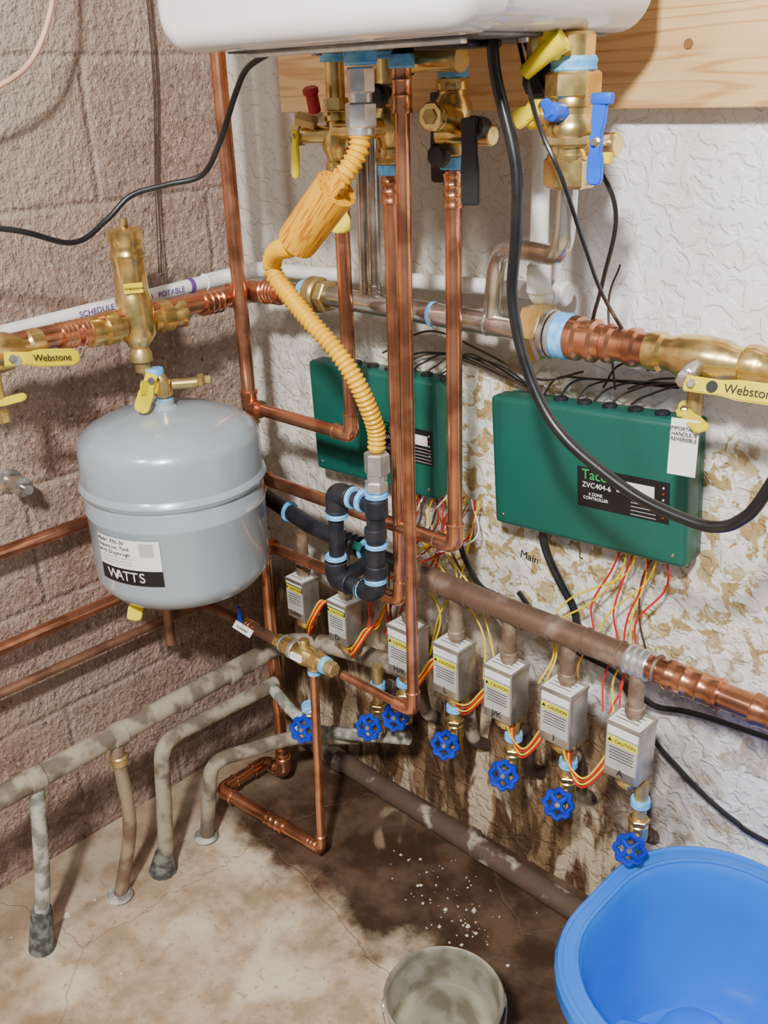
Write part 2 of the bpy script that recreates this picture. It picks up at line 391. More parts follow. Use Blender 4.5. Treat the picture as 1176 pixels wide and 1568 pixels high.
# ------------------------------------------------------------------ main heating line
xs=.16; sy=-.362
grp('supply_main_pipe')
zl=1.054
pipe('left_run',[(xs,-1.3,zl),(xs,-.12,zl+.012),(.31,-.12,1.078)],.0172,copper,.03)
for y in (-.49,-.455): coup((xs,y,zl+.004),EY,.0172,.026,copper)
coup((xs,-.21,zl+.008),EY,.0172,.04,copper)
coup((.23,-.12,1.072),EX,.0172,.03,copper)
tape((.312,-.12,1.078),EX,.023,.016)
cyl('flange_brass',(.335,-.12,1.079),EX,.030,.026,brass_d); hexn('flange_nut',(.36,-.12,1.079),EX,.027,.018,brass_d)
sweep('steel_run',[(.35,-.12,1.079),(.785,-.12,1.077)],.0172,steel,20)
for x in (.41,.60,.70): cyl('weld_bead',(x,-.12,1.078),EX,.0188,.004,steel,.4)
tape((.595,-.12,1.078),EX,.0185,.006)
hexn('large_nut',(.786,-.12,1.077),EX,.041,.034,brass)
cyl('nut_collar',(.807,-.12,1.077),EX,.034,.010,steel); cyl('nut_ring',(.817,-.12,1.077),EX,.032,.006,galv)
tape((.831,-.12,1.077),EX,.031,.022)
lathe('copper_adapter',(.843,-.12,1.077),EX,[(0,.020),(0,.030),(.012,.030),(.016,.025),(.028,.025),(.030,.029),(.036,.029),(.04,.024),(.05,.0225),(.054,.026),(.062,.026),(.066,.0215),(.085,.0215),(.088,.0255),(.098,.0255),(.102,.022),(.116,.022)],copper)
lathe('ball_valve_body',(.957,-.12,1.077),EX,[(0,.018),(0,.024),(.008,.026),(.02,.026),(.024,.0215),(.036,.0225),(.045,.027),(.075,.029),(.105,.027),(.114,.0225),(.126,.0215),(.13,.026),(.142,.027),(.148,.025),(.156,.0225),(.165,.025),(.18,.025),(.18,.018)],brass)
cyl('pipe_tail',(1.30,-.12,1.077),EX,.020,.40,copper)
coup((1.155,-.12,1.077),EX,.020,.04,copper)
grp('ball_valve_handle')
cyl('stem',(1.035,-.155,1.070),(0,-1,-.3),.011,.03,steel,.2,12); cyl('stem_nut',(1.035,-.174,1.064),(0,-1,-.3),.010,.014,steel,.2,6)
lever((1.05,-.18,1.062),(1,0,.04),(0,-.9,.35),.14,.024,yellow)
text('Webstone',(1.122,-.1845,1.066),(1,0,.04),(0,.35,.9),.015,ink)
cyl('logo',(1.075,-.1835,1.064),(0,-.9,.35),.007,.001,ink)
cyl('drain_stem',(1.04,-.15,1.03),EZ,.010,.05,brass_d,.2,12)
lever((1.035,-.165,1.02),(.7,-.5,-.12),(0,-.3,1),.05,.020,yellow)
lever((1.035,-.165,1.02),(-.2,.6,.1),(0,-.3,1),.03,.020,yellow,'lever_tab')
quad('paper_tag',(1.050,-.19,.985),(1,.05,.05),(-.05,.1,1),.036,.070,labelw)
text('IMPORTANT\nHANDLE IS\nREVERSIBLE',(1.050,-.1915,1.002),(1,.05,.05),(-.05,.1,1),.0066,ink)
cyl('tag_logo',(1.050,-.1915,.966),(0,-1,.1),.007,.0008,ink)

grp('air_separator')
lathe('separator_body',(xs,sy,1.055),EZ,[(-.045,.012),(-.04,.016),(-.03,.024),(-.02,.030),(.0,.031),(.03,.031),(.045,.028),(.052,.026),(.10,.0255),(.104,.028),(.110,.028),(.114,.0255),(.125,.0255),(.129,.028),(.146,.028),(.150,.020),(.152,.010)],brass)
cyl('vent_cap',(xs,sy,1.213),EZ,.007,.014,brass_d)
for s in (-1,1):
    lathe('union',(xs,sy+s*.028,1.055),(0,s,0),[(0,.022),(.012,.022),(.014,.027),(.034,.027),(.036,.022),(.045,.0235),(.05,.025),(.062,.025),(.064,.02)],brass)
lathe('lower_nipple',(xs,sy,1.012),-EZ,[(0,.014),(.01,.019),(.022,.019),(.024,.013),(.04,.013)],brass_d)
quad('maker_label',(xs+.026,sy-.014,1.115),(.45,.9,0),EZ,.030,.016,yellow); text('Webstone',(xs+.0275,sy-.0146,1.115),(.45,.9,0),EZ,.007,ink)
pipe('offset',[(xs,sy,1.0),(xs,sy,.975),(.19,-.347,.962),(.19,-.347,.90)],.010,brass_d,.01,False)
tape((.180,-.352,.972),EZ,.014,.012); tape((.19,-.347,.922),EZ,.014,.010)
cyl('service_valve',(.19,-.347,.945),EZ,.015,.028,brass)
cyl('drain_port',(.213,-.318,.950),(.6,.8,0),.009,.045,brass_d)
cyl('drain_cap',(.228,-.297,.953),(.6,.8,0),.012,.012,brass,.2,8)
cyl('drain_cap_head',(.236,-.288,.953),(.6,.8,0),.008,.012,brass_d,.2,8)
lever((.197,-.375,.965),(.05,-.5,-.85),(.9,-.3,.1),.055,.026,yellow)
lever((.197,-.372,.952),(.1,-.9,.2),(.9,-.3,.1),.026,.028,yellow,'lever_tab')

grp('ball_valve')
valve_body((xs,-.61,zl),EY,.019,.15)
cyl('stem',(xs+.035,-.60,zl-.006),(1,0,0),.009,.03,steel,.2,6)
lever((xs+.045,-.605,1.052),(0,1,-.18),(.93,-.25,.2),.108,.027,yellow)
text('Webstone',(xs+.0505,-.545,1.042),(0,1,-.18),(-.2,.15,.95),.0145,ink)
cyl('drain_stem',(xs+.02,-.625,1.01),EZ,.009,.05,brass_d)
lever((xs+.025,-.645,.987),(.3,.85,.1),(.2,0,1),.055,.020,yellow)
cyl('drain_cap',(xs+.02,-.625,.965),EZ,.011,.02,brass,.2,8)

# ------------------------------------------------------------------ expansion tank
grp('expansion_tank')
tx,ty,R=.193,-.350,.155
prof=[(.572,.0),(.574,.05),(.582,.10),(.598,.136),(.617,.151),(.630,R-.001),(.742,R-.001),(.745,R+.0005),(.749,R+.0005),(.752,R-.001),(.774,R-.001),(.778,R-.003),(.783,R+.003),(.790,R+.0055),(.796,R+.003),(.800,R),(.858,R-.001),(.872,R-.006),(.884,R-.020),(.896,.108),(.905,.075),(.910,.04),(.912,.022),(.918,.016),(.926,.016),(.926,0)]
lathe('tank_shell',(tx,ty,0),EZ,prof,tankg,80,30)
def wraplabel(name,c,R,z0,z1,a0,a1,m):
    vs=[];fs=[];n=24
    for i in range(n+1):
        an=a0+(a1-a0)*i/n
        for z in (z0,z1): vs.append((c[0]+R*math.cos(an),c[1]+R*math.sin(an),z))
    for i in range(n): fs.append((2*i,2*i+2,2*i+3,2*i+1))
    me=bpy.data.meshes.new(name); me.from_pydata(vs,[],fs); me.update(); return link(name,me,m)
A0,A1=math.radians(-93),math.radians(-47)
wraplabel('spec_label',(tx,ty),R+.001,.680,.734,A0,A1,labelw)
wraplabel('brand_band',(tx,ty),R+.001,.652,.680,A0,A1,labelb)
def arctext(s,z,a0,size,m,step):
    for i,ch in enumerate(s):
        an=a0+i*step; nrm=V((math.cos(an),math.sin(an),0)); t=V((-math.sin(an),math.cos(an),0))
        text(ch,V((tx,ty,z))+nrm*(R+.0016),t,EZ,size,m)
arctext('WATTS',.666,math.radians(-82),.025,labelw,math.radians(5.4))
for i,(s,z) in enumerate((('Model ETX-30',.727),('Expansion Tank',.717),('with Diaphragm',.707))):
    arctext(s,z,math.radians(-91),.0092,ink,math.radians(1.8))
wraplabel('label_box',(tx,ty),R+.0015,.706,.730,math.radians(-60),math.radians(-51),labelg)
for z in (.698,.692,.687): wraplabel('label_line',(tx,ty),R+.0015,z,z+.002,math.radians(-90),math.radians(-66),labelg)
lever((tx-.01,ty-.10,.585),(.1,-.4,-.9),(.8,-.5,.2),.04,.026,yellow,'hanging_tag')

# ------------------------------------------------------------------ pvc / steel / flex behind
grp('pvc_condensate_pipe')
pipe('pvc',[(.05,-1.4,1.02),(.05,-.10,1.075),(.10,-.045,1.088),(.772,-.045,1.118),(.770,-.10,1.118),(.768,-.10,1.42)],.0125,white_p,.02)
cyl('primer_joint',(.05,-.17,1.072),EY,.0135,.012,purple); cyl('primer_joint',(.77,-.10,1.16),EZ,.0135,.006,purple)
cyl('pvc_coupling',(.771,-.10,1.145),EZ,.017,.04,white_p); cyl('pvc_coupling',(.76,-.047,1.117),EX,.018,.05,white_p)
text('SCHEDULE 40 PVC 1120   POTABLE',(.0632,-.30,1.067),(0,1,.04),EZ,.014,purple)
grp('stainless_relief_pipe')
pipe('pipe',[(.900,-.235,1.285),(.898,-.235,1.205),(.725,-.135,1.190),(.705,-.12,1.085)],.0128,steel,.045,False)
grp('stainless_drop_tube')
sweep('tube',[(.480,-.12,1.42),(.474,-.12,1.09)],.010,steel); sweep('tube',[(.455,-.12,1.42),(.450,-.12,1.09)],.008,steel)
coup((.474,-.12,1.10),EZ,.010,.02,steel)

# ------------------------------------------------------------------ boiler valves
grp('isolation_valve_set')
def stack(x,y,items):
    for it in items:
        k,z,rad,L=it[:4]
        if k=='hex': hexn('hex_nut',(x,y,z),EZ,rad,L,brass)
        elif k=='cyl': cyl('brass_body',(x,y,z),EZ,rad,L,brass)
        elif k=='tape': tape((x,y,z),EZ,rad,L)
        elif k=='body': valve_body((x,y,z),EZ,rad,L)
        elif k=='shex': hexn('steel_nut',(x,y,z),EZ,rad,L,galv)
stack(.457,-.17,[('tape',1.268,.016,.012),('hex',1.285,.020,.02),('body',1.325,.015,.08),('hex',1.375,.019,.018),('cyl',1.41,.014,.06)])
cyl('side_port',(.430,-.19,1.335),(-1,-.4,0),.013,.06,brass); cyl('side_port',(.49,-.18,1.34),(1,0,0),.012,.05,brass)
hexn('side_nut',(.405,-.20,1.335),(-1,-.4,0),.017,.016,brass_d)
hexn('test_port',(.430,-.205,1.355),(-1,-.6,.3),.011,.03,brass_d)
cyl('relief_cap',(.452,-.21,1.378),(.1,-.3,1),.009,.026,red); cyl('relief_knob',(.452,-.214,1.394),(.1,-.3,1),.0115,.010,red,.2,10)
lever((.415,-.215,1.335),(-.1,0,-1),(.1,-1,0),.06,.014,yellow)
lever((.485,-.20,1.235),(.1,-.1,-1),(.5,-.8,0),.035,.030,yellow,'hanging_tag')
stack(.560,-.17,[('tape',1.288,.017,.014),('hex',1.305,.021,.018),('body',1.345,.015,.08),('hex',1.392,.02,.016),('cyl',1.42,.015,.05)])
cyl('side_port',(.560,-.20,1.345),(0,-1,0),.013,.05,brass)
cyl('red_knob',(.535,-.215,1.310),(-.6,-1,-.2),.013,.02,red,.2,10)
cyl('black_knob',(.573,-.205,1.385),(.3,-1,.1),.016,.02,black,.3,10)
stack(.676,-.17,[('tape',1.300,.018,.016),('hex',1.318,.022,.018),('cyl',1.340,.016,.03),('body',1.365,.016,.07),('tape',1.412,.020,.016),('hex',1.397,.023,.016),('cyl',1.43,.017,.03)])
cyl('front_port',(.690,-.205,1.357),(.2,-1,.1),.017,.05,brass); cyl('port_cap',(.694,-.233,1.360),(.2,-1,.1),.0185,.012,brass,.2,8); cyl('port_socket',(.6955,-.240,1.3605),(.2,-1,.1),.010,.003,brass_d,.1,6)
cyl('black_knob',(.685,-.21,1.312),(.1,-1,.1),.016,.02,black,.3,8)
cyl('cross_body',(.705,-.18,1.335),EX,.013,.09,brass)
cyl('lever_boss',(.737,-.195,1.345),(.2,-1,.1),.014,.03,black)
lever((.737,-.212,1.345),(.03,0,-1),(.2,-1,0),.092,.026,black,'lever_handle',True)
lever((.655,-.175,1.375),(.02,0,-1),(.2,-1,0),.10,.026,black,'lever_handle',True)
lever((.665,-.20,1.36),(1,0,-.35),(.2,-1,0),.03,.020,blue,'lever_tab')
cyl('cross_tube',(.672,-.215,1.425),EX,.014,.09,brass); cyl('cross_cap',(.632,-.215,1.425),EX,.018,.022,black); cyl('cross_end',(.722,-.215,1.425),EX,.016,.012,brass_d)
stack(.902,-.235,[('hex',1.300,.030,.034),('cyl',1.322,.024,.03),('body',1.345,.020,.07),('cyl',1.365,.024,.03),('hex',1.392,.031,.028),('tape',1.413,.025,.016),('cyl',1.43,.023,.03)])
cyl('union_ring',(.902,-.235,1.335),EZ,.033,.012,brass_d,.2,8)
cyl('left_port',(.875,-.240,1.362),EX,.015,.04,brass); cyl('yellow_cap',(.858,-.242,1.362),(1,.1,0),.017,.018,yellow,.2,10)
lever((.862,-.258,1.365),(-.7,0,-.3),(0,-1,0),.024,.022,yellow,'lever_tab')
cyl('blue_knob',(.903,-.268,1.365),(0,-1,.1),.0105,.024,blue_l,.2,10); lever((.903,-.280,1.365),(-.6,0,1),(0,-1,.1),.016,.012,blue_l,'lever_tab')
cyl('right_port',(.938,-.235,1.330),EX,.013,.05,brass)
cyl('lever_stem',(.952,-.25,1.335),(0,-1,0),.007,.03,steel)
lever((.952,-.262,1.335),(.08,0,1),(.1,-1,0),.045,.017,blue_l); lever((.952,-.262,1.335),(0,0,-1),(.1,-1,0),.045,.019,blue_l,'lever_tab')
box('tee_handle',(.957,-.262,1.378),(.026,.010,.012),blue_l,None,.003)
box('yellow_stop',(.962,-.255,1.318),(.012,.01,.012),yellow,None,.002)
cyl('black_cap',(.838,-.20,1.398),(.2,-1,.2),.023,.03,black,.2,12); cyl('cap_tube',(.843,-.17,1.405),(0,1,0),.014,.05,brass)
sweep('gas_cock_tee',[(.912,-.27,1.436),(.892,-.275,1.425),(.868,-.28,1.405)],[.012,.011,.008],yellow,12)
cyl('gas_cock_body',(.89,-.265,1.432),EZ,.013,.03,yellow)
hexn('nipple_top',(.865,-.25,1.43),EZ,.013,.03,brass)
tape((.560,-.17,1.437),EZ,.02,.012); tape((.457,-.17,1.437),EZ,.02,.012)

# ------------------------------------------------------------------ yellow gas connector
grp('gas_connector_hose')
tape((.637,-.30,1.432),EZ,.0205,.020)
hexn('adapter',(.636,-.30,1.405),EZ,.0175,.030,galv); cyl('adapter_neck',(.635,-.30,1.385),EZ,.0145,.016,galv)
hexn('flare_nut',(.634,-.30,1.365),EZ,.020,.030,galv); cyl('nut_shoulder',(.633,-.30,1.346),EZ,.017,.010,galv)
gp=spline([(.633,-.30,1.355),(.631,-.305,1.322),(.612,-.322,1.286),(.570,-.33,1.240),(.526,-.33,1.203),(.472,-.315,1.188),(.441,-.30,1.166),(.447,-.30,1.145),(.475,-.30,1.122),(.516,-.30,1.090),(.555,-.29,1.052),(.580,-.278,1.010),(.590,-.262,.962),(.591,-.25,.925),(.590,-.25,.895)],60)
L=[0]
for i in range(1,len(gp)): L.append(L[-1]+(gp[i]-gp[i-1]).length)
pitch=.0078; n_=int(L[-1]/(pitch/5)); res=[];rad=[];j=0
for i in range(n_+1):
    s=L[-1]*i/n_
    while j<len(L)-2 and L[j+1]<s: j+=1
    t=(s-L[j])/max(1e-9,L[j+1]-L[j]); res.append(gp[j].lerp(gp[j+1],min(1,t))); rad.append(.0127+.0018*math.cos(2*math.pi*s/pitch))
sweep('corrugated_hose',res,rad,yellow_h,16,False,True,180)
d=(V((.526,-.33,1.199))-V((.606,-.325,1.274))).normalized()
lathe('label_sleeve',V((.611,-.327,1.279)),d,[(0,.024),(.0,.0290),(.012,.0285),(.10,.0280),(.106,.0272),(.106,.022),(.01,.022)],sleeve,28)
lever(V((.611,-.327,1.279))+V((.018,-.015,.010)),-d*1.0,(.3,-1,.5),.010,.034,sleeve,'sleeve_tab')
hexn('flare_nut',(.590,-.25,.875),EZ,.020,.034,galv); cyl('nut_neck',(.589,-.25,.853),EZ,.0155,.014,galv); hexn('adapter',(.587,-.25,.837),EZ,.018,.018,galv)

# ------------------------------------------------------------------ black iron gas line
grp('black_iron_gas_pipe')
tape((.586,-.25,.822),EZ,.0175,.009)
cyl('coupling',(.585,-.25,.800),EZ,.0185,.032,iron); sweep('nipple',[(.584,-.25,.79),(.576,-.25,.66)],.0150,iron)
for z in (.755,.69): cyl('band',(.581,-.25,z),EZ,.0180,.020,iron,.1)
tape((.582,-.25,.735),EZ,.0178,.007); tape((.577,-.25,.672),EZ,.0178,.009)
elbow((.576,-.25,.70),(.576,-.25,.647),(.53,-.25,.645),.0150,iron,.016)
tape((.545,-.25,.645),EX,.0175,.009)
tape((.556,-.25,.803),EX,.0178,.008)
sweep('link_top',[(.585,-.25,.80),(.50,-.25,.803)],.0130,iron)
elbow((.55,-.25,.803),(.495,-.25,.803),(.495,-.25,.75),.0150,iron,.016)
tape((.495,-.25,.762),EZ,.0175,.008); tape((.534,-.25,.803),EX,.0175,.007)
sweep('drop',[(.495,-.25,.80),(.486,-.25,.64)],.0128,iron)
tape((.487,-.25,.685),EZ,.0175,.008)
elbow((.486,-.25,.70),(.485,-.25,.643),(.53,-.25,.645),.0155,iron,.016)
sweep('link_bottom',[(.575,-.25,.645),(.49,-.25,.645)],.0130,iron)
pipe('wall_run',[(.10,-.10,.655),(.30,-.13,.642),(.575,-.13,.628)],.0155,iron,.02,False)
coup((.40,-.13,.638),EX,.0155,.05,iron); tape((.37,-.13,.640),EX,.0195,.007); tape((.435,-.13,.637),EX,.0195,.007); tape((.22,-.118,.648),EX,.0195,.007)
pipe('tie_in',[(.486,-.25,.645),(.486,-.20,.64),(.46,-.13,.635)],.0130,iron,.02,False)
quad('green_tag',(.44,-.155,.655),EX,(0,.5,.8),.020,.014,greenm)

# ------------------------------------------------------------------ header
grp('zone_header_pipe')
sweep('header',[(.545,-.13,.628),(.99,-.13,.625)],.0198,headerm,22)
sweep('copper_end',[(.985,-.13,.625),(1.40,-.13,.622)],.0180,copper,22)
coup((.985,-.13,.625),EX,.0180,.035,galv); coup((1.07,-.13,.624),EX,.0180,.08,copper); coup((1.20,-.13,.623),EX,.0180,.09,copper)
hx=[.262,.378,.539,.645,.755,.866,.984]
for x in (.645,.755,.866,.984):
    for s in (-1,1): cyl('tee_collar',(x+s*.03,-.13,.626),EX,.0218,.005,headerm,.3)
    
lab=['Lobby','D','H/K','L','J/K','I','A']
def zone_valve(i,x,y,z0):
    grp('zone_valve')
    w,dp,hh_=(.057,.048,.094) if i>1 else (.050,.042,.082)
    yc=y-.006
    sweep('inlet_stub',[(x,y,.622),(x,y,z0+hh_-.002)],.0120,rustp,14)
    cyl('stub_collar',(x,y,z0+hh_+.018),EZ,.0145,.016,rustp)
    box('power_head',(x,yc,z0+hh_/2),(w,dp,hh_),valvebox,None,.002)
    box('head_lid',(x,yc,z0+hh_+.001),(w+.002,dp+.002,.006),valvebox,None,.001)
    fy=yc-dp/2-.0006
    quad('top_sticker',(x,yc-.004,z0+hh_+.0045),EX,EY,w*.92,dp*.80,labelw)
    for k,l in enumerate((.8,.7,.75)): quad('sticker_line',(x-.002,yc+.008-.009*k,z0+hh_+.0052),EX,EY,w*l*.9,.0012,ink,.0003)
    quad('front_sticker',(x,fy,z0+hh_-.010),EX,EZ,w*.90,.014,labelw)
    quad('caution_label',(x,fy,z0+.046),EX,EZ,w*.9,.058,labelg)
    quad('caution_band',(x,fy-.0006,z0+.067),EX,EZ,w*.86,.012,labely)
    text('CAUTION',(x+.005,fy-.0012,z0+.067),EX,EZ,.0078,ink)
    text('\u25B2',(x-.020,fy-.0012,z0+.0675),EX,EZ,.008,ink)
    for k in range(5): quad('print_line',(x,fy-.0006,z0+.055-.005*k),EX,EZ,w*(.72-.06*(k%2)),.0011,labelb,.0003)
    text(lab[i],(x,fy-.0012,z0+.013),EX,EZ,.017 if len(lab[i])<4 else .012,ink)
    lathe('valve_base',(x,y,z0-.004),-EZ,[(0,.018),(.006,.021),(.014,.021),(.016,.014),(.022,.014)],brass)
zz0=[.442,.432,.428,.432,.434,.440,.432]
for i,x in enumerate(hx): zone_valve(i,x,-.13,zz0[i])

def drain(x,z,top,y=-.13,wy=-.155,base=None):
    grp('drain_valve')
    sweep('riser_stub',[(x,y,top),(x,y,z+.01)],.0105,brass_d,14)
    tape((x,y,(top+z)/2+.016),EZ,.0150,.014)
    cyl('valve_barrel',(x,y,z+.012),EZ,.015,.030,brass)
    hexn('barrel_nut',(x,y,z+.032),EZ,.0165,.010,brass)
    hexn('bonnet',(x,y-.008,z),(.25,-.85,.35),.014,.03,brass)
    wheel((x+.008,wy-.012,z+.004),(.35,-.8,.42),.0235)
    cyl('spout',(x,y+.003,z-.016),EZ,.0115,.03,brass)
drain(.641,.332,.42); drain(.768,.333,.42); drain(.876,.333,.42); drain(1.006,.318,.42)
drain(.522,.335,.42); drain(.452,.280,.40); 
drain(.372,.290,.33,-.235,-.25)
grp('return_riser_pipe')
for x,z in ((.641,.345),(.768,.345),(.876,.345),(1.0,.33),(.522,.35),(.452,.30)):
    pipe('riser',[(x-.004,-.118,z+.045),(x-.02,-.07,z+.02),(x-.03,-.04,z-.09),(x-.03,.01,z-.13)],.0125,rusts,.03,False)
    
# ------------------------------------------------------------------ insulated floor pipes
grp('return_header_pipe')
pipe('wrapped_pipe',[(.2,-1.5,.343),(.2,-.137,.358),(.30,-.10,.372),(.45,-.06,.36)],.0195,insul,.04,False)
for y in (-.70,-.54,-.40,-.28): cyl('wrap_band',(.2,y,.352),EY,.0215,.03,insul)
grp('floor_riser_pipe')
sweep('riser',spline([(.2,-.70,.34),(.2,-.705,.30),(.195,-.722,.15),(.193,-.738,.07)]),.0135,insulw); sweep('boot',[(.193,-.735,.085),(.191,-.748,0)],[.018,.024],lead)
grp('floor_riser_pipe')
sweep('riser',spline([(.2,-.545,.34),(.2,-.545,.28),(.205,-.55,.15),(.193,-.588,.0)]),.0125,rustp); cyl('collar',(.2,-.545,.30),EZ,.016,.02,brass_d); cyl('grout',(.193,-.588,.006),EZ,.026,.012,insulw,.5)
grp('floor_riser_pipe')
pipe('riser',[(.215,-.187,.288),(.215,-.465,.302),(.205,-.485,.03),(.198,-.49,.0)],.0150,insul,.045,False); sweep('boot',[(.203,-.486,.05),(.198,-.492,.0)],[.017,.028],lead,14)
pipe('spur',[(.215,-.20,.288),(.30,-.225,.285),(.36,-.235,.283)],.0115,insulw,.02,False); tape((.345,-.232,.284),EX,.014,.01)
grp('floor_riser_pipe')
pipe('riser',[(.36,-.10,.175),(.26,-.19,.178),(.225,-.37,.205),(.193,-.382,.0)],.0145,insul,.04,False); cyl('grout',(.19,-.382,.008),EZ,.026,.016,insulw,.5)
pipe('link',[(.24,-.17,.178),(.36,-.13,.20),(.50,-.10,.24)],.0125,insulw,.04,False)
grp('baseboard_pipe')
pipe('pipe',[(.10,-.045,.032),(1.0,-.075,.028)],.0215,rusts)
for x in (.25,.62): cyl('pipe_sleeve',(x,-.055,.032),EX,.0235,.03,rusts,.3)

# ------------------------------------------------------------------ green zone controllers
def controller(cx,cz,w,h,rot,full):
    grp('zone_controller_box')
    Rm=Matrix.Rotation(-math.radians(rot),3,'Y'); ex=Rm@EX; ez=Rm@EZ
    P=lambda x,y,z: V((cx,0,cz))+ex*x+ez*z+V((0,y,0))
    box('enclosure_base',P(0,-.012,0),(w-.008,.022,h-.008),greenm,Rm,.004)
    box('enclosure_cover',P(0,-.041,0),(w,.042,h),greenm,Rm,.009,4)
    lw,lh=.150,.062; lx,lz=.068 if full else .09,-.012
    lw=lw if full else .115
    quad('name_plate',P(lx,-.0626,lz),ex,ez,lw,lh,labelb,.001)
    text('Taco',P(lx-lw*.30,-.0634,lz+.020),ex,ez,.022,greenw)
    text('ZVC406-4' if not full else 'ZVC404-6',P(lx-lw*.28,-.0634,lz+.004),ex,ez,.0115,labelw)
    text('6 ZONE\nCONTROLLER',P(lx-lw*.29,-.0634,lz-.013),ex,ez,.0066,labelw)
    quad('write_strip',P(lx+.022,-.0634,lz+.012),ex,ez,.06 if full else .05,.018,labelw,.0008)
    for k in range(6): cyl('indicator',P(lx+lw*.44,-.0634,lz+.022-.009*k),EY,.0016,.0012,red if k%2 else labelw,.2,8)
    for k in range(5): quad('plate_line',P(lx+.035,-.0634,lz-.003-.006*k),ex,ez,.04,.0009,labelg,.0006)
    for k in range(6):
        cyl('knockout',P(-w*.1+.042*k-.02,-.035,h/2+.001),ez,.011,.008,black if k%2 else iron,.2,16)
    for s in (-1,1): cyl('cover_screw',P(s*(w/2-.018),-.0622,-h/2+.018),EY,.003,.002,steel,.2,10)
    return P
P1=controller(.832,.851,.336,.215,3.5,True)
P2=controller(.392,.838,.304,.212,2.0,False)

# ------------------------------------------------------------------ wiring
grp('thermostat_wiring')
for i in range(9):
    x0=.845+.008*i+random.uniform(-.004,.004); m=(wire_r,wire_y,wire_r,wire_y,wire_y,wire_r,wire_br,wire_y,wire_r)[i]
    tx_=(.866,.80,.91,.79,.93,.92,.96,.87,.94)[i]
    cable('wire',[(x0+.05,-.03,.755),(x0+.045+random.uniform(-.015,.015),-.035,.70),((x0+tx_)/2+random.uniform(-.02,.03),-.05,.64),(tx_,-.06,.59),(tx_+random.uniform(-.02,.02),-.08,.54),(tx_+.01,-.11,.50)],.0017,m,8,6)
for i in range(20):
    x0=.46+.009*i*.9; m=(wire_r,wire_y,wire_br,wire_r,wire_y,labelw)[i%6]
    tx_=random.choice((.36,.42,.47,.57,.61,.68,.70))
    cable('wire',[(x0,-.03,.745),(x0+random.uniform(-.03,.03),-.05,.68),((x0+tx_)/2+random.uniform(-.03,.03),-.07,.60),(tx_+random.uniform(-.03,.03),-.08,.53),(tx_+random.uniform(-.01,.02),-.11,.46)],.0017,m,8,6)
for (xa,xb,zb) in ((.775,.845,.395),(.885,.96,.395),(.66,.735,.43),(.56,.62,.44),(.40,.46,.44),(.285,.345,.46)):
    for k in range(4):
        o=.004*k
        cable('jumper_wire',[(xa-.01,-.11,.445),(xa-.005+o,-.15,.425-o),((xa+xb)/2,-.165,zb+.012-o*1.5),(xb-.015+o,-.15,zb+.045),(xb-.008,-.125,.48+o),(xb,-.11,.52)],.0016,(wire_y,wire_r,wire_y,wire_r)[k],8,6)
grp('low_voltage_cable')
cable('cable',[(.80,-.02,1.0),(.74,-.05,.985),(.62,-.03,1.005),(.50,-.02,1.02),(.40,-.03,.97)],.0018,wire_br)
cable('cable',[(.72,-.035,.965),(.64,-.03,.99),(.50,-.025,.985),(.42,-.03,.955)],.0018,rubber)
cable('cable',[(.84,-.03,.985),(.86,-.012,1.02),(.95,-.012,1.03),(1.1,-.012,1.06),(1.35,-.012,1.09)],.0018,rubber)
cable('cable',[(.88,-.03,.99),(.93,-.012,1.01),(1.05,-.012,1.02),(1.35,-.012,1.03)],.0018,wire_br)
cable('cable',[(.86,-.03,.985),(.83,-.012,1.10),(.85,-.02,1.16)],.0016,wire_br)
for k in range(6):
    cable('cable',[(.74+.03*k,-.035,.955+.003*k),(.76+.03*k,-.03,.985),(.80+.035*k,-.02,.99+.004*k),(.95+.04*k,-.015,1.0+.006*k)],.0016,(wire_br,rubber)[k%2])
for k in range(4):
    cable('cable',[(.44+.03*k,-.035,.945+.002*k),(.46+.03*k,-.03,.965),(.53+.02*k,-.02,.985+.003*k),(.66+.02*k,-.02,.965-.004*k),(.74,-.03,.95)],.0015,(wire_br,rubber)[k%2])
grp('sensor_cable')
cable('cable',[(.81,-.20,1.44),(.855,-.22,1.385),(.93,-.22,1.305),(.945,-.20,1.25),(.915,-.17,1.17),(.86,-.10,1.10),(.83,-.05,1.06)],.0028,rubber)
cable('cable',[(.83,-.24,1.44),(.90,-.30,1.36),(.935,-.30,1.30),(.93,-.24,1.22),(.915,-.16,1.14),(.905,-.02,1.02)],.0026,rubber)
grp('power_cord')
cable('cord',[(.838,-.30,1.445),(.845,-.30,1.40),(.873,-.30,1.314),(.876,-.30,1.24),(.872,-.30,1.169),(.888,-.30,1.10),(.919,-.30,1.041),(.955,-.30,1.005),(1.004,-.30,.978),(1.055,-.30,.957),(1.106,-.30,.947),(1.145,-.30,.946),(1.175,-.30,.962),(1.20,-.30,1.004),(1.25,-.28,1.15),(1.30,-.2,1.3)],.0068,rubber,10,12)
grp('power_cord')
cable('cord',[(.05,-1.3,1.27),(.15,-.80,1.26),(.2,-.585,1.233),(.2,-.479,1.200),(.205,-.42,1.225),(.22,-.38,1.258),(.26,-.34,1.272),(.30,-.304,1.284),(.345,-.30,1.33),(.389,-.30,1.392),(.42,-.30,1.425),(.47,-.30,1.443)],.0042,rubber,10,10)
grp('wall_cord')
cable('cord',[(.744,-.03,.745),(.75,-.03,.70),(.785,-.035,.65),(.817,-.04,.612),(.835,-.05,.56)],.0065,rubber)
cable('cord',[(.70,-.03,.60),(.763,-.045,.565),(.83,-.05,.545),(.889,-.04,.53),(.93,-.03,.50),(.965,-.025,.485),(1.018,-.02,.495),(1.10,-.015,.50),(1.4,-.015,.52)],.0045,rubber)
